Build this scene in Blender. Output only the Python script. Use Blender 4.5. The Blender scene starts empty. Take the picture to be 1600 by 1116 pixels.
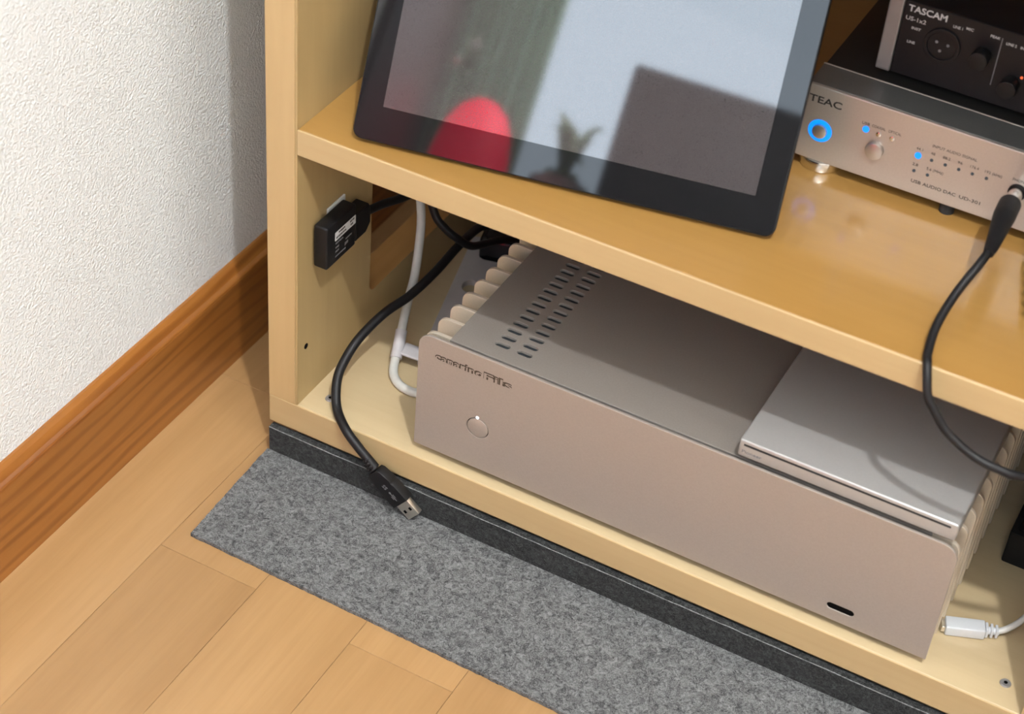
import bpy, bmesh, math, random
from mathutils import Vector, Matrix
random.seed(7)
S = 0.001                      # everything below is written in millimetres
D = bpy.data
scene = bpy.context.scene
COL = scene.collection

# ------------------------------------------------------------------ camera
cam_d = D.cameras.new('camera'); cam = D.objects.new('camera', cam_d); COL.objects.link(cam)
cam_rot = (Matrix.Rotation(0.4317, 3, 'Z') @ Matrix.Rotation(0.8755, 3, 'X') @ Matrix.Rotation(0.0956, 3, 'Z'))
cam.matrix_world = Matrix.Translation(Vector((540.87, -792.58, 891.12)) * S) @ cam_rot.to_4x4()
cam_d.sensor_width = 36; cam_d.sensor_fit = 'HORIZONTAL'
cam_d.lens = 2950.28 / 1600 * 36
cam_d.clip_start = 0.02; cam_d.clip_end = 50
cam_d.dof.use_dof = True; cam_d.dof.focus_distance = 1.20; cam_d.dof.aperture_fstop = 9
scene.camera = cam

# ------------------------------------------------------------------ light and exposure
scene.view_settings.view_transform = 'Standard'; scene.view_settings.look = 'None'
scene.view_settings.gamma = 1.0; scene.view_settings.use_curve_mapping = False
scene.view_settings.exposure = 0.28
world = D.worlds.new('daylight'); scene.world = world; world.use_nodes = True
bg = world.node_tree.nodes['Background']
bg.inputs[0].default_value = (0.72, 0.86, 1.0, 1); bg.inputs[1].default_value = 3.5
LAMP_W = 126.0
ld = D.lights.new('ceiling_lamp_bulb', 'POINT'); ld.energy = LAMP_W; ld.color = (0.97, 0.985, 0.98); ld.shadow_soft_size = 0.03
lamp = D.objects.new('ceiling_lamp_bulb', ld); COL.objects.link(lamp)
lamp.location = Vector((960, -930, 2400)) * S
pd = D.lights.new('window_portal', 'AREA'); pd.shape = 'RECTANGLE'; pd.size = 1.1; pd.size_y = 1.4
pd.cycles.is_portal = True
portal = D.objects.new('window_portal', pd); COL.objects.link(portal)
portal.location = Vector((560, -1790, 1500)) * S; portal.rotation_euler = (math.radians(90), 0, 0)

# ------------------------------------------------------------------ materials
def new_mat(name):
    m = D.materials.new(name); m.use_nodes = True
    nt = m.node_tree; b = nt.nodes['Principled BSDF']
    return m, nt, b
def N(nt, t, **kw):
    n = nt.nodes.new(t)
    for k, v in kw.items(): setattr(n, k, v)
    return n
def ramp(nt, fac, stops):
    r = N(nt, 'ShaderNodeValToRGB')
    el = r.color_ramp.elements
    while len(el) < len(stops): el.new(0.5)
    for e, (p, c) in zip(el, stops):
        e.position = p; e.color = (c[0], c[1], c[2], 1)
    nt.links.new(fac, r.inputs[0]); return r.outputs[0]
def coords(nt, scale=(1, 1, 1), rot=(0, 0, 0), rnd=0.0):
    tc = N(nt, 'ShaderNodeTexCoord'); mp = N(nt, 'ShaderNodeMapping')
    mp.inputs['Scale'].default_value = scale; mp.inputs['Rotation'].default_value = rot
    nt.links.new(tc.outputs['Object'], mp.inputs['Vector'])
    if rnd:
        oi = N(nt, 'ShaderNodeObjectInfo'); ml = N(nt, 'ShaderNodeMath', operation='MULTIPLY')
        ml.inputs[1].default_value = rnd
        nt.links.new(oi.outputs['Random'], ml.inputs[0]); nt.links.new(ml.outputs[0], mp.inputs['Location'])
    return mp.outputs[0]
def noise(nt, vec, scale, detail=4, rough=0.55, dist=0.0):
    n = N(nt, 'ShaderNodeTexNoise'); n.inputs['Scale'].default_value = scale
    n.inputs['Detail'].default_value = detail; n.inputs['Roughness'].default_value = rough
    n.inputs['Distortion'].default_value = dist
    nt.links.new(vec, n.inputs['Vector']); return n.outputs[0]
def mixc(nt, a, b, fac, mode='MIX'):
    m = N(nt, 'ShaderNodeMix', data_type='RGBA', blend_type=mode)
    if isinstance(fac, (int, float)): m.inputs[0].default_value = fac
    else: nt.links.new(fac, m.inputs[0])
    for i, c in ((6, a), (7, b)):
        if isinstance(c, tuple): m.inputs[i].default_value = (c[0], c[1], c[2], 1)
        else: nt.links.new(c, m.inputs[i])
    return m.outputs[2]
def bump(nt, b, h, strength, dist):
    bm = N(nt, 'ShaderNodeBump'); bm.inputs['Strength'].default_value = strength
    bm.inputs['Distance'].default_value = dist
    nt.links.new(h, bm.inputs['Height']); nt.links.new(bm.outputs[0], b.inputs['Normal'])

def plain(name, col, rough=0.5, metal=0.0, ior=1.45, grain=0.06, gscale=300, coat=0.0, bmp=0.0):
    m, nt, b = new_mat(name)
    v = coords(nt); n = noise(nt, v, gscale, 3)
    c = tuple(col)
    lo = tuple(x * (1 - grain) for x in c); hi = tuple(min(1, x * (1 + grain)) for x in c)
    nt.links.new(ramp(nt, n, [(0.3, lo), (0.7, hi)]), b.inputs['Base Color'])
    b.inputs['Roughness'].default_value = rough; b.inputs['Metallic'].default_value = metal
    b.inputs['IOR'].default_value = ior
    if coat: b.inputs['Coat Weight'].default_value = coat; b.inputs['Coat Roughness'].default_value = 0.08
    if bmp: bump(nt, b, n, bmp, 0.0004)
    return m
def emit(name, col, strength):
    m, nt, b = new_mat(name)
    b.inputs['Base Color'].default_value = (*col, 1)
    b.inputs['Emission Color'].default_value = (*col, 1); b.inputs['Emission Strength'].default_value = strength
    return m
def wood(name, dark, light, axis='X', fine=1.0, rough=0.4, contrast=1.0, rnd=0.0, coat=0.0, tone=0.0, cr=0.15, rings=0.0, spec=0.5, cior=1.5):
    """long stretched grain along one axis"""
    m, nt, b = new_mat(name)
    st = {'X': (0.06, 1, 1), 'Y': (1, 0.06, 1), 'Z': (1, 1, 0.06)}[axis]
    v = coords(nt, st, rnd=rnd)
    g1 = noise(nt, v, 40 * fine, 5, 0.6, 0.4); g2 = noise(nt, v, 260 * fine, 3, 0.6)
    base = ramp(nt, g1, [(0.5 - 0.28 / contrast, dark), (0.5 + 0.28 / contrast, light)])
    fine_c = ramp(nt, g2, [(0.35, (0.86, 0.83, 0.78)), (0.62, (1, 1, 1))])
    c = mixc(nt, base, fine_c, 0.55 * min(1, contrast), 'MULTIPLY')
    if rings:
        w = N(nt, 'ShaderNodeTexWave', wave_type='BANDS', bands_direction='Z')
        w.inputs['Scale'].default_value = 26; w.inputs['Distortion'].default_value = 9
        w.inputs['Detail'].default_value = 3; w.inputs['Detail Scale'].default_value = 1.2
        nt.links.new(coords(nt, (1, 0.11, 1)), w.inputs['Vector'])
        rc = ramp(nt, w.outputs[0], [(0.0, (0.62, 0.52, 0.42)), (0.55, (1, 1, 1))])
        c = mixc(nt, c, rc, rings, 'MULTIPLY')
    if tone:
        oi = N(nt, 'ShaderNodeObjectInfo')
        c = mixc(nt, c, oi.outputs['Color'], 1.0, 'MULTIPLY')
    nt.links.new(c, b.inputs['Base Color'])
    b.inputs['Roughness'].default_value = rough
    b.inputs['Specular IOR Level'].default_value = spec
    if coat: b.inputs['Coat Weight'].default_value = coat; b.inputs['Coat Roughness'].default_value = cr; b.inputs['Coat IOR'].default_value = cior
    bump(nt, b, g2, 0.08, 0.0003)
    return m
def felt(name, dark, light, sc=1.0, lo=0.38, hi=0.64):
    m, nt, b = new_mat(name)
    v = coords(nt)
    n1 = noise(nt, v, 210 * sc, 5, 0.75, 1.2); n2 = noise(nt, v, 620 * sc, 3, 0.7, 2.5)
    mx = N(nt, 'ShaderNodeMath', operation='ADD'); nt.links.new(n1, mx.inputs[0]); nt.links.new(n2, mx.inputs[1])
    hf = N(nt, 'ShaderNodeMath', operation='MULTIPLY'); hf.inputs[1].default_value = 0.5; nt.links.new(mx.outputs[0], hf.inputs[0])
    nt.links.new(ramp(nt, hf.outputs[0], [(lo, dark), (hi, light)]), b.inputs['Base Color'])
    b.inputs['Roughness'].default_value = 1.0; b.inputs['Specular IOR Level'].default_value = 0.1
    b.inputs['Sheen Weight'].default_value = 0.15
    bump(nt, b, hf.outputs[0], 0.8, 0.0018)
    return m

M = {}
def wall_mat():
    m, nt, b = new_mat('stucco_white')
    v = coords(nt)
    n = noise(nt, v, 430, 2, 0.5); n2 = noise(nt, v, 820, 2)
    mx = N(nt, 'ShaderNodeMath', operation='ADD'); nt.links.new(n, mx.inputs[0]); nt.links.new(n2, mx.inputs[1])
    nt.links.new(ramp(nt, n, [(0.3, (0.80, 0.825, 0.83)), (0.7, (0.845, 0.87, 0.875))]), b.inputs['Base Color'])
    b.inputs['Roughness'].default_value = 0.75
    bump(nt, b, mx.outputs[0], 0.62, 0.0022)
    return m
M['wall'] = wall_mat()
M['plaster'] = plain('plaster_white', (0.82, 0.81, 0.79), 0.9, grain=0.02, gscale=40)
M['floor'] = wood('floor_beech', (0.33, 0.185, 0.075), (0.44, 0.262, 0.115), 'Y', 1.0, 0.38, 0.8, rnd=3.0, tone=0.16, coat=0.25, cr=0.25)
FLOORM = M['floor']
M['floor_sub'] = plain('floor_joint_dark', (0.18, 0.095, 0.04), 0.8)
M['baseboard'] = wood('baseboard_pine', (0.25, 0.086, 0.014), (0.37, 0.150, 0.034), 'Y', 0.9, 0.3, 1.0, coat=0.3, rings=0.75)
M['shelf_top'] = wood('shelf_lacquered', (0.37, 0.195, 0.052), (0.42, 0.232, 0.066), 'X', 0.6, 0.28, 0.5, coat=1.0, cr=0.15, cior=1.8)
M['board'] = wood('board_birch', (0.52, 0.40, 0.235), (0.58, 0.455, 0.275), 'X', 0.6, 0.35, 0.5, coat=0.25, cr=0.18)
M['panel'] = wood('panel_birch', (0.39, 0.275, 0.12), (0.45, 0.32, 0.148), 'Z', 0.6, 0.4, 0.5, coat=0.15, cr=0.25)
M['raw_edge'] = wood('panel_raw_edge', (0.30, 0.14, 0.035), (0.36, 0.18, 0.05), 'Y', 1.0, 0.6, 0.8)
M['edge'] = wood('edge_band_birch', (0.46, 0.33, 0.165), (0.52, 0.38, 0.195), 'X', 0.5, 0.42, 0.6)
M['edge_z'] = wood('edge_band_birch_upright', (0.48, 0.335, 0.16), (0.54, 0.38, 0.185), 'Z', 0.5, 0.42, 0.6)
M['felt'] = felt('felt_grey', (0.026, 0.027, 0.028), (0.27, 0.275, 0.275), 1.0, 0.42, 0.62)
M['felt_dark'] = felt('felt_charcoal', (0.001, 0.0015, 0.0015), (0.07, 0.075, 0.075), 1.1, 0.47, 0.63)
M['felt_highlight'] = felt('felt_edge_highlight', (0.03, 0.035, 0.035), (0.42, 0.44, 0.44), 2.0)
M['champagne'] = plain('anodised_champagne', (0.43, 0.38, 0.335), 0.48, 0.5, grain=0.03, gscale=900)
M['champagne_edge'] = plain('anodised_edge', (0.62, 0.54, 0.46), 0.35, 0.7, grain=0.02, gscale=900)
M['fin'] = plain('anodised_fin', (0.72, 0.63, 0.51), 0.42, 0.5, grain=0.03, gscale=900)
M['plate_metal'] = plain('anodised_top', (0.37, 0.335, 0.30), 0.38, 0.5, grain=0.04, gscale=900)
M['silver'] = plain('drive_silver', (0.45, 0.445, 0.435), 0.36, 0.45, grain=0.02, gscale=700)
M['teac_face'] = plain('brushed_face', (0.56, 0.51, 0.46), 0.42, 0.65, grain=0.03, gscale=800)
M['teac_top'] = plain('dark_silver_top', (0.19, 0.19, 0.185), 0.32, 0.5, grain=0.04, gscale=800)
M['cover_dark'] = plain('dark_cover', (0.03, 0.028, 0.026), 0.35, 0.4, grain=0.06, gscale=800)
M['bracket'] = plain('bracket_grey', (0.56, 0.53, 0.52), 0.45, 0.2, grain=0.06, gscale=60)
M['grey_metal'] = plain('grey_metal', (0.30, 0.285, 0.275), 0.45, 0.4, grain=0.06, gscale=60)
M['chrome'] = plain('chrome', (0.75, 0.73, 0.69), 0.18, 1.0, grain=0.02)
M['button'] = plain('satin_button', (0.55, 0.51, 0.47), 0.33, 0.8, grain=0.02)
M['steel'] = plain('plug_steel', (0.72, 0.68, 0.60), 0.3, 0.95, grain=0.03)
M['black'] = plain('black_plastic', (0.008, 0.008, 0.009), 0.45, grain=0.1, ior=1.35)
M['black_soft'] = plain('black_rubber', (0.007, 0.007, 0.008), 0.5, grain=0.1, ior=1.38)
M['black_gloss'] = plain('black_gloss_plastic', (0.008, 0.008, 0.009), 0.12, grain=0.05)
M['void'] = plain('dark_inside', (0.002, 0.002, 0.002), 0.95, ior=1.2)
M['slot_dark'] = plain('slot_dark', (0.02, 0.025, 0.03), 0.4)
M['white_plastic'] = plain('white_plastic', (0.62, 0.64, 0.66), 0.38, grain=0.02)
M['white_cable'] = plain('white_cable_skin', (0.60, 0.60, 0.56), 0.42, grain=0.03)
M['clear'] = plain('milky_plastic', (0.56, 0.54, 0.55), 0.28, grain=0.03)
M['tape'] = plain('white_tape', (0.62, 0.64, 0.60), 0.6, grain=0.03)
M['label'] = plain('white_label', (0.62, 0.63, 0.64), 0.5, grain=0.02)
M['ink'] = plain('dark_ink', (0.03, 0.028, 0.026), 0.6)
M['engraved_shade'] = plain('engraved_shadow_tone', (0.05, 0.035, 0.022), 0.6)
M['grey_ink'] = plain('grey_ink', (0.19, 0.19, 0.2), 0.6)
M['print_white'] = plain('white_print', (0.55, 0.55, 0.55), 0.6)
M['gold_ink'] = plain('faded_gold_ink', (0.33, 0.24, 0.12), 0.4)
M['rubber'] = plain('rubber_foot', (0.02, 0.02, 0.02), 0.7)
M['blue_led'] = emit('blue_led', (0.0, 0.22, 1.0), 0.95)
M['white_led'] = emit('white_led', (0.75, 0.85, 1.0), 3.0)
M['orange_led'] = emit('orange_led', (1.0, 0.16, 0.05), 0.6)
M['led_off'] = plain('led_off', (0.07, 0.09, 0.11), 0.2)
M['lamp_glass'] = emit('lamp_glass', (1.0, 0.93, 0.82), 5.0)
M['bezel'] = plain('bezel_glass', (0.010, 0.010, 0.011), 0.03, grain=0.02, ior=1.55)
M['door_wood'] = plain('door_dark_wood', (0.11, 0.072, 0.075), 0.5, grain=0.15, gscale=6)
M['curtain'] = plain('curtain_cloth', (0.34, 0.40, 0.33), 0.95, grain=0.3, gscale=14)
def see_through(m, col, f):
    nt = m.node_tree; b = nt.nodes['Principled BSDF']; o = nt.nodes['Material Output']
    t = N(nt, 'ShaderNodeBsdfTranslucent'); t.inputs[0].default_value = (*col, 1)
    mx = N(nt, 'ShaderNodeMixShader'); mx.inputs[0].default_value = f
    nt.links.new(b.outputs[0], mx.inputs[1]); nt.links.new(t.outputs[0], mx.inputs[2]); nt.links.new(mx.outputs[0], o.inputs[0])
see_through(M['curtain'], (0.72, 0.82, 0.70), 0.85)
M['leaf'] = plain('leaf_green', (0.16, 0.21, 0.10), 0.6, grain=0.3, gscale=60)
see_through(M['leaf'], (0.5, 0.58, 0.36), 0.6)
M['red'] = emit('lit_red_shade', (1.0, 0.0, 0.055), 2.3)
def screen_mat():
    m, nt, b = new_mat('lcd_screen')
    v = coords(nt); n = noise(nt, v, 2500, 1)
    nt.links.new(ramp(nt, n, [(0.3, (0.052, 0.046, 0.047)), (0.7, (0.066, 0.058, 0.06))]), b.inputs['Base Color'])
    b.inputs['Roughness'].default_value = 0.03; b.inputs['IOR'].default_value = 2.15
    return m
M['screen'] = screen_mat()

# ------------------------------------------------------------------ object helpers
ORG = {}                                     # origin (mm) of every root
def tag(o, label=None, cat=None, group=None, kind=None):
    if label: o['label'] = label
    if cat: o['category'] = cat
    if group: o['group'] = group
    if kind: o['kind'] = kind
def empty(name, loc, label, cat, group=None):
    o = D.objects.new(name, None); COL.objects.link(o)
    o.location = Vector(loc) * S; o.empty_display_size = 0.02
    tag(o, label, cat, group); ORG[o] = Vector(loc); return o
def obj(name, bm, mat, parent=None, smooth=False, origin=None, label=None, kind=None):
    """bm is in world millimetres; the object gets its root's origin"""
    org = ORG[parent] if parent is not None else Vector(origin or (0, 0, 0))
    me = D.meshes.new(name)
    bmesh.ops.recalc_face_normals(bm, faces=bm.faces)
    for v in bm.verts: v.co = (v.co - org) * S
    bm.to_mesh(me); bm.free()
    mats = mat if isinstance(mat, (list, tuple)) else [mat]
    for m in mats: me.materials.append(m)
    for p in me.polygons: p.use_smooth = smooth
    if smooth:
        try: me.set_sharp_from_angle(angle=math.radians(40))
        except Exception: pass
    o = D.objects.new(name, me); COL.objects.link(o)
    if parent is not None: o.parent = parent
    else: o.location = org * S
    ORG[o] = org
    if label: o['label'] = label
    if kind: o['kind'] = kind
    return o
def box(x0, x1, y0, y1, z0, z1, bev=0.0, seg=2, bm=None):
    b = bmesh.new()
    bmesh.ops.create_cube(b, size=1)
    for v in b.verts:
        v.co = Vector(((x0 + x1) / 2 + v.co.x * (x1 - x0), (y0 + y1) / 2 + v.co.y * (y1 - y0), (z0 + z1) / 2 + v.co.z * (z1 - z0)))
    if bev:
        bmesh.ops.bevel(b, geom=list(b.edges), offset=bev, segments=seg, profile=0.5, affect='EDGES')
    return join(bm, b)
def join(bm, b):
    if bm is None: return b
    me = D.meshes.new('tmp'); b.to_mesh(me); b.free(); bm.from_mesh(me); D.meshes.remove(me); return bm
def xf(bm, mat):
    bmesh.ops.transform(bm, matrix=mat, verts=bm.verts); return bm
def frame(o, x, y, z=None):
    x = Vector(x).normalized(); y = Vector(y); y = (y - x * y.dot(x)).normalized(); z = x.cross(y)
    m = Matrix((x, y, z)).transposed().to_4x4(); m.translation = Vector(o); return m
def cyl(c, axis, r, h, seg=32, r2=None, bev=0.0, bm=None):
    b = bmesh.new()
    bmesh.ops.create_cone(b, cap_ends=True, segments=seg, radius1=r, radius2=r if r2 is None else r2, depth=h)
    if bev:
        es = [e for e in b.edges if len(e.link_faces) == 2 and abs(e.verts[0].co.z - e.verts[1].co.z) < 1e-6]
        bmesh.ops.bevel(b, geom=es, offset=bev, segments=2, profile=0.5, affect='EDGES')
    q = Vector((0, 0, 1)).rotation_difference(Vector(axis).normalized()).to_matrix().to_4x4()
    q.translation = Vector(c)
    bmesh.ops.transform(b, matrix=q, verts=b.verts); return join(bm, b)
def catmull(pts, n=10):
    pts = [Vector(p) for p in pts]
    P = [pts[0] * 2 - pts[1]] + pts + [pts[-1] * 2 - pts[-2]]
    out = []
    for i in range(1, len(P) - 2):
        for k in range(n):
            t = k / n
            a, b, c, d = P[i - 1], P[i], P[i + 1], P[i + 2]
            out.append(0.5 * ((2 * b) + (c - a) * t + (2 * a - 5 * b + 4 * c - d) * t * t + (3 * b - a - 3 * c + d) * t ** 3))
    out.append(pts[-1]); return out
def tube(pts, r, seg=14, n=10, bm=None, smooth_path=True):
    P = catmull(pts, n) if smooth_path else [Vector(p) for p in pts]
    b = bmesh.new()
    L = len(P); rr = r if callable(r) else (lambda t: r)
    t0 = (P[1] - P[0]).normalized()
    u = t0.orthogonal().normalized(); rings = []
    prev = t0
    for i in range(L):
        t = (P[min(i + 1, L - 1)] - P[max(i - 1, 0)]).normalized()
        q = prev.rotation_difference(t); u = (q @ u); u = (u - t * u.dot(t)).normalized(); prev = t
        w = t.cross(u); ra = rr(i / (L - 1))
        rings.append([b.verts.new(P[i] + (u * math.cos(a) + w * math.sin(a)) * ra) for a in [2 * math.pi * k / seg for k in range(seg)]])
    for A, B in zip(rings, rings[1:]):
        for k in range(seg): b.faces.new((A[k], A[(k + 1) % seg], B[(k + 1) % seg], B[k]))
    b.faces.new(rings[0][::-1]); b.faces.new(rings[-1]); return join(bm, b)
def from_curve(cu):
    o = D.objects.new('tmp', cu); COL.objects.link(o)
    dg = bpy.context.evaluated_depsgraph_get(); dg.update()
    me = D.meshes.new_from_object(o.evaluated_get(dg))
    b = bmesh.new(); b.from_mesh(me)
    D.objects.remove(o); D.meshes.remove(me); D.curves.remove(cu)
    bmesh.ops.remove_doubles(b, verts=b.verts, dist=1e-4)
    return b
def sheet(loops, thick, mat4, bev=0.0):
    """flat plate from 2-D outlines (first outer, others holes), extruded thick along local +z, moved by mat4"""
    cu = D.curves.new('tmp', 'CURVE'); cu.dimensions = '2D'; cu.fill_mode = 'BOTH'
    cu.extrude = thick / 2
    if bev: cu.bevel_depth = bev; cu.bevel_resolution = 1; cu.offset = -bev; cu.extrude = thick / 2 - bev
    for lp in loops:
        sp = cu.splines.new('POLY'); sp.points.add(len(lp) - 1); sp.use_cyclic_u = True
        for p, (x, y) in zip(sp.points, lp): p.co = (x, y, 0, 1)
    b = from_curve(cu)
    bmesh.ops.translate(b, vec=(0, 0, thick / 2), verts=b.verts)
    return xf(b, mat4)
def text(s, size, mat4, thick=0.15, bold=0.0, align='LEFT', width=None, shear=0.0):
    cu = D.curves.new('tmp', 'FONT'); cu.body = s; cu.size = size; cu.extrude = thick / 2; cu.align_x = align
    cu.offset = bold; cu.shear = shear; cu.resolution_u = 3
    b = from_curve(cu)
    if width and len(b.verts):
        xs = [v.co.x for v in b.verts]; w = max(xs) - min(xs); k = width / w; x0 = min(xs)
        for v in b.verts: v.co.x = (v.co.x - x0) * k
    return xf(b, mat4)
def rrect(x0, x1, y0, y1, r, seg=6):
    """r: one radius or four (bl, br, tr, tl)"""
    rs = r if isinstance(r, (tuple, list)) else (r,) * 4
    pts = []
    for (cx, cy, sx, sy, a0), ra in zip(((x0, y0, 1, 1, 180), (x1, y0, -1, 1, 270), (x1, y1, -1, -1, 0), (x0, y1, 1, -1, 90)), rs):
        if ra <= 0: pts.append((cx, cy)); continue
        for k in range(seg + 1):
            a = math.radians(a0 + 90 * k / seg)
            pts.append((cx + sx * ra + ra * math.cos(a), cy + sy * ra + ra * math.sin(a)))
    return pts
FRONT = lambda x, y, z: frame((x, y, z), (1, 0, 0), (0, 0, 1))      # faces -Y, text readable from the front
TOP = lambda x, y, z: frame((x, y, z), (1, 0, 0), (0, 1, 0))
def prism(pts, axis_mat, h):
    b = bmesh.new(); n = len(pts)
    A = [b.verts.new((x, y, 0)) for x, y in pts]; B = [b.verts.new((x, y, h)) for x, y in pts]
    b.faces.new(A[::-1]); b.faces.new(B)
    for i in range(n): b.faces.new((A[i], A[(i + 1) % n], B[(i + 1) % n], B[i]))
    return xf(b, axis_mat)

# ------------------------------------------------------------------ the room
X0, X1, Y0, Y1, ZC = -83.7, 2500, -1750, 430, 2560
fl = obj('floor', box(X0 - 60, X1 + 60, Y0 - 60, Y1 + 60, -40, -8), M['floor_sub'], kind='structure')
PW = 73.7                                                         # plank width
col_x = [-81.5 + PW * k for k in range(36)]
joints = {0: [46], 1: [-114], 2: [-700, 120], 3: [-121], 4: [-640, -20], 5: [-380, 210]}
tones = {(0, 0): 1.04, (0, 1): 0.95, (1, 0): 0.89, (1, 1): 0.94, (2, 0): 0.97, (2, 1): 0.97, (3, 0): 0.93, (3, 1): 0.99, (4, 0): 0.9, (4, 1): 0.9}
for k, x in enumerate(col_x):
    js = joints.get(k)
    if js is None:
        o = random.uniform(0, 900); js = [j for j in (-1750 + o, -1750 + o + 900, -1750 + o + 1800) if -1700 < j < 380]
    ys = [Y0] + js + [Y1]
    for a, b in zip(ys, ys[1:]):
        if x >= X1 - 2 or b - a < 5: continue
        e = 0.1
        pk = obj('plank', box(max(x, X0) + e, min(x + PW, X1) - e, a + e, b - e, -8, 0, 0.2, 1), M['floor'], fl)
        t = tones.get((k, ys.index(a)), random.uniform(0.86, 1.0)); pk.color = (t, t ** 1.15, t ** 1.35, 1)
wl = obj('wall_left', box(X0 - 60, X0, Y0 - 60, Y1 + 60, -8, ZC), M['wall'], kind='structure')
obj('wall_back', box(X0, X1, Y1, Y1 + 60, -8, ZC), M['wall'], kind='structure')
obj('wall_right', box(X1, X1 + 60, Y0 - 60, Y1 + 60, -8, ZC), M['plaster'], kind='structure')
WX0, WX1, WZ0, WZ1 = -70, 1100, 820, 2180
wf = box(X0, X1, Y0 - 60, Y0, -8, WZ0)
box(X0, X1, Y0 - 60, Y0, WZ1, ZC, bm=wf); box(X0, WX0, Y0 - 60, Y0, WZ0, WZ1, bm=wf); box(WX1, X1, Y0 - 60, Y0, WZ0, WZ1, bm=wf)
obj('wall_front', wf, M['plaster'], kind='structure')
obj('ceiling', box(X0 - 60, X1 + 60, Y0 - 60, Y1 + 60, ZC, ZC + 40), M['plaster'], kind='structure')
wn = obj('window_1', sheet([rrect(WX0, WX1, WZ0, WZ1, 0), rrect(WX0 + 40, WX1 - 40, WZ0 + 40, WZ1 - 40, 0)], 40, FRONT(0, Y0 - 20, 0)), M['white_plastic'], kind='structure')
# baseboard along the left wall: flat face, ridge and sloping top
prof = [(0, 0), (12, 0), (12, 69), (11.6, 70.6), (10.6, 71.3), (8.2, 72.2), (4.5, 75.4), (1.6, 77.2), (0, 77.6)]
obj('baseboard_left', prism([(x, z) for x, z in prof], frame((X0, Y1, 0), (1, 0, 0), (0, 0, 1)), Y1 - Y0), M['baseboard'], kind='structure')
obj('baseboard_back', prism([(x, z) for x, z in prof], frame((X0 + 12, Y1, 0), (0, -1, 0), (0, 0, 1)) @ Matrix.Scale(-1, 4, (0, 0, 1)), X1 - X0 - 12), M['baseboard'], kind='structure')
# dark door on the left wall behind the photographer (seen in the tablet)
dr = obj('door_1', box(X0, X0 + 12, -1700, -900, 78, 2060, 1), M['door_wood'], kind='structure')
obj('door_handle', tube([(X0 + 12, -1640, 1040), (X0 + 52, -1640, 1040), (X0 + 55, -1560, 1040)], 8, 10, 4), M['chrome'], dr, True)

# ------------------------------------------------------------------ the shelf unit
T, ZB, TB, ZS, TS = 22.1, 49.6, 22.8, 268.1, 18.0
XR = 543.6; XI = 521.5; DEP = 390
ms = empty('media_shelf', (XR / 2, DEP / 2, 0), 'pale birch media shelf unit with open bays, standing by the white wall', 'shelf')
# left panel with the cable cut-out towards the rear
notch = [(1, ZB), (DEP, ZB), (DEP, ZS - 90), (DEP, 720), (1, 720)]
cut = rrect(90, 330, 86, 330, 7)
lp = obj('side_panel', sheet([[(1, ZB), (DEP, ZB), (DEP, 720), (1, 720)], cut], T, frame((0, 0, 0), (0, 1, 0), (0, 0, 1))), [M['panel'], M['raw_edge']], ms)
for p in lp.data.polygons:
    if abs(p.normal.x) < 0.3: p.material_index = 1
obj('side_panel', box(XI, XR, 1, DEP, ZB, 720), M['panel'], ms)
obj('bottom_board', box(0, XR, 1, DEP, ZB - TB, ZB, 0.4, 1), M['board'], ms)
obj('shelf_board', box(T, XI, 1, DEP, ZS - TS, ZS, 0.4, 1), M['shelf_top'], ms)
obj('shelf_board', box(T, XI, 1, DEP, 560, 578, 0.4, 1), M['shelf_top'], ms)  # unseen upper board, added at a height that shades the bay
obj('edge_band', box(T, XI, -0.2, 1, 560, 578, 0.6, 2), M['edge'], ms)
obj('top_board', box(0, XR, 1, DEP, 720, 742, 0.4, 1), M['board'], ms)
obj('edge_band', box(0, T - 1.6, -0.2, 1, ZB, 720, 0.3, 1), M['edge_z'], ms)
obj('edge_band', box(T - 1.5, T, 0.1, 1, ZB, 720, 0.2, 1), M['panel'], ms)
obj('edge_band', box(XI, XR, -0.2, 1, ZB, 720, 0.3, 1), M['edge_z'], ms)
obj('edge_band', box(0, XR, -0.2, 1, ZB - TB, ZB, 0.6, 2), M['edge'], ms)
obj('edge_band', box(T, XI, -0.2, 1, ZS - TS, ZS, 0.6, 2), M['edge'], ms)
obj('edge_band', box(0, XR, -0.2, 1, 720, 742, 0.6, 2), M['edge'], ms)
obj('added_back_panel', box(T, XI, DEP - 5, DEP - 1, ZS, 720), M['raw_edge'], ms)  # unseen, added to close off light and darken the upper bay
obj('plinth', box(14, XR - 14, 12, DEP - 20, 0, ZB - TB), M['board'], ms)
for x, y in ((36.8, 18.1), (506.7, 19.9)):
    sc = obj('screw', cyl((x, y, ZB + 0.4), (0, 0, 1), 3.6, 0.9, 24, r2=3.0), M['grey_metal'], ms, True, label='domed grey steel screw head')
    obj('screw_recess', cyl((x, y, ZB + 0.9), (0, 0, 1), 1.3, 0.25, 6), M['void'], sc)
obj('pin_hole', cyl((T + 0.1, 10.6, 94), (1, 0, 0), 2.1, 0.3, 20), M['void'], ms, label='small dark shelf pin hole')

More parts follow.
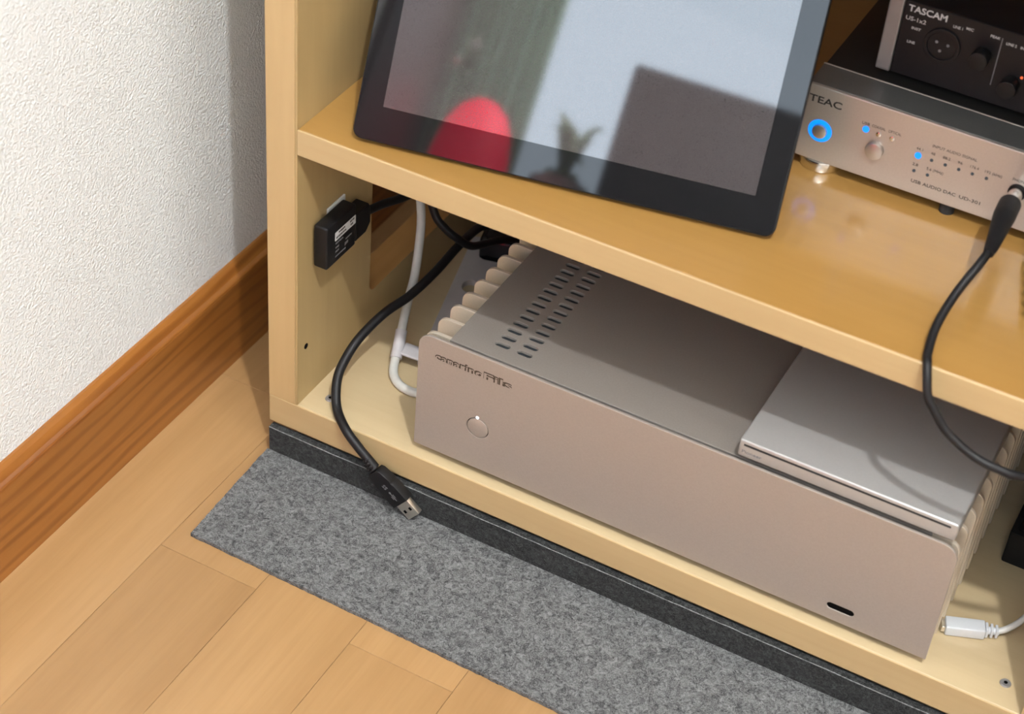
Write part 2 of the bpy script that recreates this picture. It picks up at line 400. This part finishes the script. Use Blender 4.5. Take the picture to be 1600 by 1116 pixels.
# ------------------------------------------------------------------ felt
def felt_mat():
    b = bmesh.new()
    A, B, C2, E2 = Vector((4.0, -97.6)), Vector((0.3, -3.6)), Vector((560, -3.6)), Vector((560, -106))
    def edge(p, q, n, amp): return [p.lerp(q, k / n) + (q - p).orthogonal().normalized() * (random.uniform(-amp, amp) if 0 < k else 0) for k in range(n)]
    pts = edge(A, B, 50, 0.25) + edge(B, C2, 4, 0) + edge(C2, E2, 4, 0) + edge(E2, A, 220, 0.3)
    lo = [b.verts.new((p.x, p.y, 0.05)) for p in pts]; hi = [b.verts.new((p.x, p.y, 3.0)) for p in pts]
    n = len(pts)
    for i in range(n): b.faces.new((lo[i], lo[(i + 1) % n], hi[(i + 1) % n], hi[i]))
    b.faces.new(hi); b.faces.new(lo[::-1]); return b
fm = obj('felt_mat', felt_mat(), M['felt'], origin=(280, -50, 0))
tag(fm, 'light grey mottled felt mat lying on the wood floor before the shelf', 'mat')
fs = obj('felt_strip', box(1.5, 542, -3.3, 2.6, 0.05, 23.6, 0.6, 2), M['felt_dark'], origin=(270, 0, 0))
obj('cut_edge_highlight', tube([(1.8 + 7 * k, -3.25 + random.uniform(-.12, .12), 23.3 + random.uniform(-.15, .15)) for k in range(78)], 0.33, 6, 2), M['felt_highlight'], fs, label='pale fuzzy cut edge with its highlight coloured in')  # highlight along the top edge, put in as a paler felt strip
tag(fs, 'dark charcoal felt strip standing on edge under the bottom board', 'felt strip')

# ------------------------------------------------------------------ computer chassis
AX0, AX1, AY, AZ0, AZ1 = 108.4, 459.9, 6.1, 55.5, 148.0
pc = empty('computer_chassis', ((AX0 + AX1) / 2, 160, ZB), 'champagne aluminium computer chassis with cooling fins on the bottom board', 'computer')
slot = rrect(395.2, 412.6, 64.1, 69.1, 2.5)
btn = [(153.7 + 7.9 * math.cos(a), 89.8 + 7.9 * math.sin(a)) for a in [k * math.pi / 18 for k in range(36)]]
fp = obj('front_panel', sheet([rrect(AX0, AX1, AZ0, AZ1, (0.5, 0.5, 10, 9), 8), slot, btn], 2.0, FRONT(0, AY + 2.0, 0), 0.3), M['champagne'], pc, False)
obj('slot_recess', box(394, 414, AY + 0.8, AY + 1.9, 63, 70.5), M['void'], fp)
pb = obj('power_button', cyl((153.7, AY + 0.9, 89.8), (0, 1, 0), 7.35, 2.2, 40, bev=0.5), M['champagne'], pc, True)
obj('status_light', cyl((153.1, AY - 0.02, 98.3), (0, 1, 0), 0.95, 0.5, 16), M['white_led'], pc, label='tiny white power light')
def engraved(dx, dz, dy, bold, m, name):
    t = text('canarino', 7.0, FRONT(120.4 + dx, AY - dy, 132.4 + dz), 0.12, bold, width=33.5)
    join(t, text('Fils', 7.0, FRONT(154.9 + dx, AY - dy, 132.4 + dz), 0.12, bold, width=20))
    obj(name, t, m, fp)
engraved(0, 0, 0.03, 0.40, M['engraved_shade'], 'engraved_name')  # dark letters put the engraving's upper-left shade into the colour
engraved(0.35, -0.45, 0.12, 0.02, M['champagne'], 'engraved_name_floor')
# top plate with two columns of ventilation slots (continuing to the right side as well)
holes = []
for k in range(30):
    y = 25.2 + 8.05 * k
    for xa in (152.0, 167.4): holes.append(rrect(xa, xa + 10.3, y - 2.0, y + 2.0, 2.0, 4))
tp = obj('top_plate', sheet([rrect(127.0, 442.0, 11.8, 306, 0.3, 2)] + holes, 2.0, TOP(0, 0, 144.2), 0.25), M['plate_metal'], pc, False)
obj('body', box(127.6, 441.4, 12.2, 304, AZ0 + 2, 143.9), M['plate_metal'], pc)
iv = box(150, 180, 22, 262, 143.92, 144.15)
obj('vent_interior', iv, M['slot_dark'], pc)
obj('panel_spacer', box(116, 452, 8.2, 11.7, AZ0 + 3, 137), M['void'], pc)
fin_l = sheet([rrect(109.4, 127.4, AZ0 + 1, 146.2, (1, 0, 0, 7), 6)], 2.6, FRONT(0, 0, 0), 0.3)
fin_r = sheet([rrect(441.6, 459.2, AZ0 + 1, 146.2, (0, 1, 7, 0), 6)], 2.6, FRONT(0, 0, 0), 0.3)
for side_bm in (fin_l, fin_r):
    first = None
    for k in range(19):
        yy = 12.4 + 15.7 * k + 2.6 + (7.6 if False else 0)
        if first is None:
            for v in side_bm.verts: v.co.y += yy
            first = obj('fin', side_bm, M['fin'], pc); y_first = yy
        else:
            o = first.copy(); COL.objects.link(o); o.parent = pc; o.location.y = (yy - y_first) * S
for x in (135, 434):
    for y in (30, 285):
        obj('foot', cyl((x, y, ZB + 3.1), (0, 0, 1), 9, 5.9, 24), M['rubber'], pc, True)

# ------------------------------------------------------------------ slim disc drive on top
DX0, DX1, DY0, DZ0, DZ1 = 322.2, 455.2, 7.5, 151.0, 163.6
dd = empty('disc_drive', ((DX0 + DX1) / 2, DY0 + 66, 146.2), 'slim silver slot-loading disc drive lying on top of the champagne computer', 'disc drive')
base = box(DX0, DX1, DY0, DY0 + 133, DZ0, DZ1, 1.3, 3)
obj('body', base, M['silver'], dd, True)
obj('disc_slot', box(DX0 + 3.0, DX1 - 4.0, DY0 - 0.06, DY0 + 0.6, 159.6, 161.2, 0.05, 1), M['slot_dark'], dd, label='long dark disc slot')
obj('maker_name', text('Pioneer', 3.1, FRONT(DX0 + 2.4, DY0 - 0.04, 154.4), 0.12, 0.05, width=12.5), M['grey_ink'], dd)
for x in (DX0 + 12, DX1 - 22):
    for y in (DY0 + 14, DY0 + 118):
        obj('foot', cyl((x, y, (146.2 + DZ0) / 2), (0, 0, 1), 5, DZ0 - 146.2 + 0.1, 20), M['rubber'], dd, True)

# ------------------------------------------------------------------ grey bracket plate and black power brick left of the computer
bp_ = empty('bracket_plate', (70, 160, ZB), 'grey metal bracket plate with rounded cut-outs on the bottom board beside the fins', 'bracket')
ax = (30.9 - 60.5, 224.7 - 109.2, 0)
def PL(u, v): return (u, v)
fr = frame((60.5, 109.2, ZB + 0.05), ax, (115.5, 29.6, 0)); fr = fr  # local x runs back along the plate, y to the right
fr = Matrix(((fr[0][0], -fr[0][1], 0, 60.5), (fr[1][0], -fr[1][1], 0, 109.2), (0, 0, 1, ZB + 0.05), (0, 0, 0, 1)))
def plate_frame():
    x = Vector(ax).normalized(); y = Vector((x.y, -x.x, 0))       # y points right
    m = Matrix(((x.x, y.x, 0, 60.5), (x.y, y.y, 0, 109.2), (0, 0, 1, ZB + 0.05), (0, 0, 0, 1)))
    return m
out = [(-30, 0), (117, 0), (120.5, 1.2), (121, 3), (121, 7), (119, 8.5), (101, 9.5), (97, 11), (95, 14.5), (95, 44), (-30, 26)]
hole = [(61 + 7.5 * math.cos(a), 13.0 + 5.5 * math.sin(a)) for a in [k * math.pi / 12 for k in range(24)]]
pm = plate_frame()
obj('plate', sheet([out, hole], 5.2, pm, 0.4), M['bracket'], bp_, False)
bk = empty('power_brick', (78, 245, ZB), 'glossy black power brick behind the grey bracket plate, left of the fins', 'power supply')
obj('body', xf(box(97, 172, 9.8, 60, 0, 22, 2.5, 3), pm), M['black_gloss'], bk, True)
obj('ridge', xf(box(99, 170, 14, 56, 21.8, 23.0, 0.5, 1), pm), M['black'], bk, True)

# ------------------------------------------------------------------ cables left
wc = empty('white_cable', (60, 60, ZB), 'white cable looping down through a milky clip left of the computer', 'cable')
wpts = [(-18, 240, 72), (4, 190, 105), (16, 166, 126), (24, 153, 127), (28.1, 148, 115), (31.9, 140, 102), (37.8, 125, 86), (42.8, 110, 80.5), (49.0, 92, 73), (54.5, 76.5, 62), (57.5, 66.5, 55.8), (62.0, 58.5, 53.4), (69.5, 52.6, 53.0), (78, 50.4, 53.0), (86, 51.6, 53), (96, 56, 53)]
obj('cord', tube(wpts, 3.1, 16, 10), M['white_cable'], wc, True)
obj('clip_sleeve', tube([(51.0, 86.0, 68.6), (53.6, 79, 63.6), (56.6, 70.0, 57.6)], 4.1, 20, 6), M['clear'], wc, True, label='milky plastic clip sleeve')
tab_bm = xf(box(1.5, 46, -6.2, 6.2, 0, 1.8, 0.5, 2), frame((55.5, 77.5, 60.5), (1, 0.10, -0.04), (-0.10, 1, 0)))
obj('clip_tab', tab_bm, M['clear'], wc, label='flat milky clip tab')
uc = empty('usb_cable', (80, 60, ZB), 'thick black cable ending in a steel USB plug that hangs over the front board', 'cable')
upts = [(62, 232, 74), (55, 200, 90), (53.4, 185, 95.5), (57, 150, 103), (57.5, 118, 101.6), (52.8, 92, 95.9), (45.9, 70, 92), (41.4, 45, 84.8), (39.7, 28, 73.7), (41.6, 18, 65), (48.9, 7.2, 54.8), (63.0, -4.0, 51.0), (75.5, -7.6, 43.8), (82, -9.2, 40.6), (89, -9.5, 35.2)]
obj('cord', tube(upts, 3.2, 16, 10), M['black_soft'], uc, True)
d = Vector((0.79, 0, -0.613)); w = Vector((0.613, 0, 0.79))
PE = Vector((111.6, -9.6, 15.6))                                    # centre of the boot's end
um = Matrix(((d.x, w.x, 0, PE.x), (0, 0, -1, PE.y), (d.z, w.z, 0, PE.z), (0, 0, 0, 1)))   # local x along plug, y across, z out to the front
boot = sheet([[(0, -7.6), (0, 7.6), (-13, 7.6), (-15.5, 6.6), (-17.5, 7.4), (-26, 5.8), (-28, 4.2), (-28, -4.2), (-26, -5.8), (-17.5, -7.4), (-15.5, -6.6), (-13, -7.6)]], 8.0, um @ Matrix.Translation((0, 0, -4)), 0.7)
obj('plug_housing', boot, M['black'], uc, True)
rl = None
for k in range(4):
    c = PE + d * (-29.6 - 2.5 * k); c = c + w * (0.15 * k * k)
    rl = cyl(c, d, 4.3 - 0.25 * k, 1.5, 20, bev=0.3, bm=rl)
obj('strain_relief', rl, M['black_soft'], uc, True)
sh = obj('plug_shell', xf(box(0, 12.2, -6.0, 6.0, -2.25, 2.25, 0.35, 2), um), M['steel'], uc, True, label='bright steel plug shell')
for yy in (-2.9, 2.9):
    obj('shell_hole', xf(box(5.0, 7.4, yy - 1.1, yy + 1.1, 2.2, 2.32), um), M['void'], sh)
obj('shell_opening', xf(box(12.15, 12.3, -5.4, 5.4, -1.7, 1.7), um), M['void'], sh)
tm = um @ Matrix.Translation((-17.5, -1.2, 4.02))
lg = bmesh.new()
join(lg, text('SS', 4.2, tm, 0.1, 0.0))
join(lg, xf(box(6.6, 14.0, 1.2, 1.6, 0, 0.1), tm)); join(lg, cyl((0, 0, 0), (0, 0, 1), 0.8, 0.1, 12) if False else xf(cyl((7, 1.4, 0.05), (0, 0, 1), 0.8, 0.1, 12), tm))
join(lg, xf(box(9.0, 12.0, 2.5, 2.8, 0, 0.1), tm)); join(lg, xf(box(9.5, 12.4, 0.0, 0.3, 0, 0.1), tm))
obj('usb_mark', lg, M['grey_ink'], uc)

ad = empty('cable_adapter', (28, 40, 157), 'small black adapter box taped to the inside of the left shelf panel', 'adapter')
obj('body', box(T + 1.6, 34, 16, 50.5, 157.2, 189.6, 1.5, 3), M['black'], ad, True)
obj('neck', sheet([[(50.3, 159.5), (63, 159.5), (68.5, 164.5), (68.5, 176.5), (66, 180.5), (50.3, 181)]], 10.4, frame((T + 1.7, 0, 0), (0, 1, 0), (0, 0, 1)), 1.0), M['black'], ad, False)
obj('adhesive_pad', box(T + 0.02, T + 1.6, 33.5, 54, 166, 190.8, 0.5, 2), M['tape'], ad, label='white adhesive pad behind the box')
SIDE = lambda y, z: frame((34.06, y, z), (0, 1, 0), (0, 0, 1))
lb = obj('label_sticker', sheet([rrect(25.2, 49.6, 175.0, 181.6, 0.6)], 0.12, frame((34.0, 0, 0), (0, 1, 0), (0, 0, 1))), M['label'], ad, label='narrow white label')
def print_marks(rows, m4_x):                                        # lettering too small to read in the photograph: broken strokes
    b = bmesh.new()
    for ya_, yb_, z, h in rows:
        y = ya_
        while y < yb_:
            wd = random.uniform(0.5, 1.1); box(m4_x, m4_x + 0.05, y, min(y + wd, yb_), z + random.uniform(0, h * 0.3), z + h, bm=b); y += wd + 0.25
    return b
t_ = print_marks([(29.5, 37, 178.9, 1.7), (26.6, 38.5, 176.1, 1.6), (42.8, 48, 179.0, 1.6), (43.5, 46.5, 176.3, 1.6)], 34.12)
obj('label_print', t_, M['ink'], lb)
t_ = print_marks([(26, 35, 171.9, 1.4), (26, 30, 168.6, 1.4), (38, 45, 168.6, 1.4), (26, 30, 165.4, 1.6), (37, 41, 164.6, 2.6), (26, 38, 161.8, 1.2)], 34.01)
obj('small_print', t_, M['grey_ink'], ad)
apts = [(28.5, 66, 170), (30, 90, 164), (34, 119, 156.5), (36.5, 140, 160), (38, 165, 171), (36.5, 178, 169), (34, 166, 155), (33.8, 150, 140), (40.6, 145.5, 125.8), (48.8, 146, 117.5), (56.5, 149, 110.8), (63, 160, 100), (67, 185, 90), (70, 215, 76)]
obj('cord', tube(apts, 2.9, 14, 10), M['black_soft'], ad, True)

# ------------------------------------------------------------------ white plug on the right
wp = empty('white_usb_plug', (475, 42, ZB), 'white cable plug lying on the bottom board at the computer\'s right corner', 'plug')
wm = frame((461.2, 41.2, ZB + 0.05), (math.cos(0.37), math.sin(0.37), 0.03), (-math.sin(0.37), math.cos(0.37), 0))
obj('housing', xf(box(0, 24, -5, 5, 0, 7.6, 1.0, 3), wm), M['white_plastic'], wp, True)
obj('plug_shell', xf(box(-2.4, 0.2, -3.6, 3.6, 1.6, 6.0, 0.3, 1), wm), M['steel'], wp, True)
rl = None
for k in range(3): rl = join(rl, xf(box(24.2 + 3 * k, 25.9 + 3 * k, -3.6 + .3 * k, 3.6 - .3 * k, 0.6, 7.2 - .3 * k, 0.4, 2), wm))
join(rl, xf(cyl((28, 0, 3.8), (1, 0, 0), 2.4, 9, 16), wm))
obj('strain_relief', rl, M['white_plastic'], wp, True)
q = lambda x, y, z: wm @ Vector((x, y, z))
obj('cord', tube([q(29, 0, 3.8), q(34, 0.4, 4.6), q(39, 2.2, 6.4), q(45, 6, 9), q(52, 14, 12), q(54, 26, 14), q(53, 60, 14)], 2.0, 14, 8), M['white_cable'], wp, True)
pa = empty('power_adapter', (496, 160, ZB), 'black box at the right end of the bottom board beside the fins', 'power supply')
obj('body', box(474, 516, 117, 190, ZB, 76, 1.5, 2), M['black'], pa, True)
obj('ridge', box(478, 512, 121, 186, 75.9, 77.4, 0.5, 1), M['black_gloss'], pa, True)

# ------------------------------------------------------------------ tablet leaning on the shelf
th, ya = math.radians(62), math.radians(10.5)
te = Vector((math.cos(ya), math.sin(ya), 0)); tb_ = Vector((-math.sin(ya), math.cos(ya), 0)); tu = tb_ * math.cos(th) + Vector((0, 0, 1)) * math.sin(th)
TA = Vector((54.6, 7.7, ZS + 3.6))
tmx = frame(TA, te, tu)                                             # local z points out of the screen
tab = empty('tablet', TA + te * 128, 'large black tablet with mirror-like screen leaning back on the middle shelf', 'tablet')
obj('back_shell', sheet([rrect(0, 254.5, 0, 170, 6)], 6.6, tmx @ Matrix.Translation((0, 0, -6.9)), 1.0), M['black_soft'], tab, False)
obj('front_glass', sheet([rrect(0.9, 253.6, 0.9, 169.1, 5.2)], 0.5, tmx @ Matrix.Translation((0, 0, -0.35))), M['bezel'], tab)
obj('screen', sheet([rrect(16, 239.2, 21.3, 150, 0)], 0.03, tmx @ Matrix.Translation((0, 0, 0.15))), M['screen'], tab, label='glossy grey display area')
ks0 = tmx @ Vector((127, 120, -7)); 
obj('kickstand', prism([(-60, 0), (60, 0), (60, 3), (-60, 3)], frame((ks0.x, ks0.y, ks0.z), te, tb_), 1) if False else tube([ks0, Vector((ks0.x - 6, ks0.y + 38, ZS + 2.5))], 2.4, 12, 4), M['black'], tab, True)

# ------------------------------------------------------------------ audio converter on the shelf
TX0, TX1, TY, TZ0, TZ1 = 284.0, 499.0, 137.0, 275.4, 325.0
dac = empty('audio_converter', ((TX0 + TX1) / 2, TY + 110, ZS), 'silver audio converter with a glowing blue power ring, on the middle shelf', 'audio converter')
obj('front_panel', sheet([rrect(TX0, TX1, TZ0, TZ1, 1.2)], 24, FRONT(0, TY + 24, 0), 0.7), M['teac_face'], dac, False)
obj('front_top_trim', box(TX0 + 0.4, TX1 - 0.4, TY + 2.0, TY + 25.2, TZ1 - 0.2, TZ1 + 0.25, 0.1, 1), M['teac_top'], dac)
obj('trim_line', box(TX0, TX1, TY + 25.3, TY + 26.4, TZ1 - 2, TZ1 + 0.5, 0.2, 1), M['teac_face'], dac)
obj('cover', box(TX0 + 1, TX1 - 1, TY + 26.3, TY + 232, TZ0, TZ1 + 0.3, 0.8, 2), M['cover_dark'], dac, True)
for x, y in ((298, 149), (485, 149), (391, 345)):
    obj('foot', cyl((x, y, (ZS + TZ0) / 2), (0, 0, 1), 13.5, TZ0 - ZS, 36, bev=1.2), M['chrome'], dac, True, label='round polished foot')
obj('rubber_pad', cyl((379, 143, 271.8), (0, 0, 1), 4.5, 7.4, 20), M['rubber'], dac, True)
R = lambda x, z: (x, TY, z)
pr_ = obj('power_ring', sheet([[(7.3 * math.cos(a), 7.3 * math.sin(a)) for a in [k * math.pi / 20 for k in range(40)]], [(4.6 * math.cos(a), 4.6 * math.sin(a)) for a in [k * math.pi / 20 for k in range(40)]]], 0.7, FRONT(296.7, TY + 0.4, 296.2)), M['blue_led'], dac, label='glowing blue ring')
obj('power_button', cyl((296.7, TY - 0.6, 296.2), (0, 1, 0), 4.5, 3.0, 32, bev=0.6), M['button'], dac, True)
obj('selector_button', cyl((331, TY - 1.2, 295.9), (0, 1, 0), 5.4, 4.0, 36, bev=0.8), M['button'], dac, True)
for x, z, on in ((323.2, 307.2, 1), (331.2, 306.6, 0), (339.4, 306.8, 0), (356.3, 301.6, 1), (364.5, 301.4, 2), (372.7, 301.4, 2), (380.8, 301.4, 2), (388.9, 301.5, 2), (397.2, 301.6, 2), (356.1, 291.0, 2), (364.3, 291.1, 2)):
    if on == 1: obj('indicator_light', cyl((x, TY - 0.1, z), (0, 1, 0), 2.0, 0.8, 20), M['blue_led'], dac, label='lit blue indicator')
    elif on == 0: obj('indicator_light', cyl((x, TY - 0.2, z), (0, 1, 0), 1.6, 1.0, 20, bev=0.3), M['chrome'], dac, True)
    else: obj('indicator_light', cyl((x, TY - 0.05, z), (0, 1, 0), 1.0, 0.6, 16), M['led_off'], dac)
F = lambda x, z: FRONT(x, TY - 0.05, z)
obj('maker_name', text('TEAC', 6.4, F(286.3, 314.0), 0.15, 0.10, width=20.3), M['ink'], dac)
t_ = bmesh.new()
for s_, x, z, wd in (('USB', 322.5, 310.0, 4.6), ('COAXIAL', 330.4, 310.0, 8.2), ('OPTICAL', 340.2, 310.0, 7.8), ('44.1', 356.3, 305.2, 4), ('48', 364.4, 305.0, 2.6), ('88.2', 372.6, 305.0, 4.4), ('96', 380.6, 305.0, 2.8), ('176.4', 389.2, 305.0, 5), ('192 (kHz)', 400.4, 305.0, 10), ('2.8', 356, 294.4, 3.4), ('5.6 (MHz)', 367.9, 294.4, 10), ('INPUT AUDIO SIGNAL', 376.4, 310.0, 26.5), ('PHONES', 416, 306.0, 9)):
    join(t_, text(s_, 2.5, F(x - wd / 2, z), 0.1, 0.0, width=wd))
join(t_, text('USB AUDIO DAC', 3.0, F(355.8, 283.2), 0.1, 0.02, width=27)); join(t_, text('UD-301', 3.0, F(385.0, 283.2), 0.1, 0.02, width=12.6))
obj('panel_print', t_, M['ink'], dac)
obj('headphone_jack', sheet([[(5.2 * math.cos(a), 5.2 * math.sin(a)) for a in [k * math.pi / 16 for k in range(32)]], [(3.6 * math.cos(a), 3.6 * math.sin(a)) for a in [k * math.pi / 16 for k in range(32)]]], 1.2, FRONT(415.8, TY + 0.1, 299.4)), M['black'], dac)

hp = empty('headphone_cable', (420, 100, ZS), 'black headphone cable plugged into the silver converter and drooping over the shelf edge', 'cable')
obj('plug_collar', cyl((415.9, 128.5, 299.7), (0.02, -1, 0.03), 4.3, 16, 24, bev=0.5), M['chrome'], hp, True, label='silver plug collar')
obj('plug_boot', tube([(416.0, 121.5, 300.2), (416.6, 112, 300.9), (417.4, 101, 301.2), (418.3, 90, 300.8), (419.2, 78, 300.3), (419.6, 70, 299.8)], lambda t: 6.3 - 3.2 * max(0, t - 0.3) / 0.7, 20, 6), M['black_soft'], hp, True)
hpts = [(419.4, 73, 300), (417.5, 62, 296), (412.5, 45, 285.5), (410.6, 24, 276.2), (412.8, 7, 271.2), (415.2, -1, 270.4), (418, -6.4, 265.6), (421.5, -10, 257.2), (426.8, -11, 250.6), (436.6, -11.5, 240.0), (453.0, -11, 230.8), (467.4, -11, 228.4), (480.8, -12, 230.6), (505, -16, 246), (530, -20, 270)]
obj('cord', tube(hpts, 2.45, 16, 10), M['black_soft'], hp, True)
coil = []
A_, B_ = Vector((437.5, 133, ZS + 8.6)), Vector((455, 70, ZS + 8.6))
ca = (B_ - A_).normalized(); cb = Vector((0, 0, 1)); cs = ca.cross(cb)
for k in range(113):
    a = k * 2 * math.pi / 16; coil.append(A_.lerp(B_, k / 112) + cs * (6.2 * math.cos(a)) + cb * (6.2 * math.sin(a)))
cc = obj('coiled_cord', tube(coil, 2.1, 10, 3), M['black_soft'], None, True, origin=(445, 100, ZS))
tag(cc, 'black coiled cord lying on the middle shelf at the right edge of the picture', 'cable')

# ------------------------------------------------------------------ small audio interface on the converter
IZ = TZ1 + 0.4; IY = 168.0
ai = empty('audio_interface', (404, IY + 60, IZ), 'small black audio interface with silver end cheeks standing on the converter', 'audio interface')
obj('body', box(322, 486, IY + 1.2, IY + 125, IZ + 5, 377.2, 1.2, 2), M['black'], ai, True)
for xa in (313, 486):
    obj('end_cheek', sheet([rrect(IY - 1.5, IY + 128, IZ + 4.2, 378.6, 2.5)], 8.6, frame((xa, 0, 0), (0, 1, 0), (0, 0, 1)), 0.8), M['grey_metal'], ai, False, label='silver end cheek')
    for yy in (IY + 14, IY + 108): obj('foot', cyl((xa + 4.3, yy, IZ + 2.2), (0, 0, 1), 3.6, 4.4, 16), M['rubber'], ai, True)
obj('front_panel', box(322, 486, IY, IY + 1.3, IZ + 5, 377.0, 0.2, 1), M['black_soft'], ai)
for x, r, z in ((348.0, 10.8, 356.2),):
    jk = obj('microphone_socket', sheet([[(x + r * math.cos(a), z + r * math.sin(a)) for a in [k * math.pi / 20 for k in range(40)]], [(x + 8.6 * math.cos(a), z + 8.6 * math.sin(a)) for a in [k * math.pi / 20 for k in range(40)]]], 1.6, FRONT(0, IY, 0), 0.3), M['black'], ai, False)
    obj('socket_face', cyl((x, IY - 0.2, z), (0, 1, 0), 8.5, 0.6, 32), M['black'], jk)
    for dx, dz in ((-3.4, 1.6), (3.4, 1.2), (-0.5, -3.4)): obj('socket_pin', cyl((x + dx, IY - 0.5, z + dz), (0, 1, 0), 0.9, 0.5, 12), M['grey_ink'], jk)
for x, z in ((371.5, 358.5), (391, 346.5)):
    kb = obj('gain_knob', cyl((x, IY - 5, z), (0, 1, 0), 5.6, 10, 28, r2=5.1, bev=0.5), M['black'], ai, True)
for x, z in ((367.3, 352.2), (396, 352.0)): obj('signal_light', cyl((x, IY - 0.1, z), (0, 1, 0), 0.8, 0.5, 12), M['orange_led'], ai, label='faint orange light')
obj('divider_line', box(379.8, 380.3, IY - 0.1, IY + 0.1, 341.6, 371.9), M['grey_ink'], ai)
G = lambda x, z: FRONT(x, IY - 0.06, z)
obj('maker_name', text('TASCAM', 5.6, G(324.3, 371.2), 0.12, 0.10, width=23), M['print_white'], ai)
t_ = text('US-1x2', 3.6, G(324.0, 365.6), 0.1, 0.02, width=12)
for s_, x, z, wd in (('INST', 331.3, 360.6, 5.4), ('LINE', 330.1, 351.6, 4.6), ('LINE 1', 354.3, 369.2, 5.6), ('MIC', 361.1, 370.4, 4.2), ('PEAK', 376, 370.4, 5.6), ('LINE 2', 385.7, 368.8, 6), ('INST', 393.5, 368.8, 5)):
    join(t_, text(s_, 2.3, G(x - wd / 2, z), 0.1, 0.03, width=wd))
obj('panel_print', t_, M['print_white'], ai)

# ------------------------------------------------------------------ things behind the photographer that the tablet mirrors
cu = bmesh.new()
prev = None; pts = []
for k in range(61):
    x = -70 + 150 * k / 60; pts.append((x, -1640 + 16 * math.sin(k * 0.85) + 5 * math.sin(k * 2.1)))
for (xa, ya_), (xb, yb_) in zip(pts, pts[1:]):
    vs = [cu.verts.new(p) for p in ((xa, ya_, 20), (xb, yb_, 20), (xb, yb_, 2300), (xa, ya_, 2300))]; cu.faces.new(vs)
bmesh.ops.remove_doubles(cu, verts=cu.verts, dist=0.01)
r_ = bmesh.ops.extrude_face_region(cu, geom=cu.faces[:])
for v in [g for g in r_['geom'] if isinstance(g, bmesh.types.BMVert)]: v.co.y += 1.5
cto = obj('curtain', cu, M['curtain'], None, True, origin=(0, -1640, 0)); tag(cto, 'grey green pleated curtain at the left side of the window', 'curtain')
vz = bmesh.new()
rv = bmesh.new()
profile = [(0.1, 0), (75, 0), (74, 400), (62, 780), (57, 842), (49, 885), (36, 912), (20, 926), (0.1, 930)]
rings = [[rv.verts.new((18 + r * math.cos(a), -1500 + r * math.sin(a), z + 0.2)) for a in [2 * math.pi * k / 28 for k in range(28)]] for r, z in profile]
for A, B in zip(rings, rings[1:]):
    for k in range(28): rv.faces.new((A[k], A[(k + 1) % 28], B[(k + 1) % 28], B[k]))
vz.free()
ro = obj('dome_lamp', rv, M['red'], None, True, origin=(18, -1500, 0)); tag(ro, 'glowing red dome-topped floor lamp mirrored in the tablet screen', 'lamp')
sp = empty('loudspeaker', (360, -1500, 0), 'black floor loudspeaker mirrored in the tablet screen', 'loudspeaker')
obj('cabinet', box(207, 520, -1720, -1500, 0.2, 1062, 8, 3), M['black'], sp, True)
obj('grille', box(225, 502, -1500.5, -1494, 30, 1030, 3, 2), M['black_soft'], sp, True)
pl = empty('window_plant', (150, -1690, WZ0 + 0.2), 'leafy green plant in a pot on the window sill mirrored in the tablet', 'plant')
obj('sill_board', box(WX0, WX1, Y0 - 15, Y0 + 130, WZ0 - 22, WZ0, 2, 2), M['white_plastic'], kind='structure').name = 'trim_1'
obj('pot', cyl((150, -1690, WZ0 + 45), (0, 0, 1), 38, 90, 28, r2=50, bev=2), M['plaster'], pl, True)
for k in range(26):
    a = random.uniform(0, 2 * math.pi); ln = random.uniform(120, 260); up = random.uniform(0.3, 1.3); b = bmesh.new(); rows = []
    for i in range(7):
        t = i / 6; rr = ln * t; h = WZ0 + 90 + ln * (up * t - 0.75 * t * t); wd = 14 * math.sin(math.pi * min(1, t + 0.12)) + 0.5
        c = Vector((150 + rr * 0.2 * math.cos(a), -1690 + rr * 0.25 * math.sin(a), h)); sd = Vector((-math.sin(a), math.cos(a), 0.25)) * wd
        rows.append((b.verts.new(c - sd), b.verts.new(c + Vector((0, 0, -wd * 0.3))), b.verts.new(c + sd)))
    for p_, q_ in zip(rows, rows[1:]):
        for m_ in (0, 1): b.faces.new((p_[m_], p_[m_ + 1], q_[m_ + 1], q_[m_]))
    obj('leaf', b, M['leaf'], pl, True)
cl = empty('ceiling_lamp', (960, -930, ZC), 'white round lamp hanging from the ceiling behind the camera', 'lamp')
obj('canopy', cyl((960, -930, ZC - 15), (0, 0, 1), 90, 30, 36, bev=4), M['plaster'], cl, True)
obj('stem', cyl((960, -930, ZC - 60), (0, 0, 1), 8, 70, 16), M['chrome'], cl, True)
obj('shade', cyl((960, -930, ZC - 95), (0, 0, 1), 90, 12, 40, bev=2), M['plaster'], cl, True)
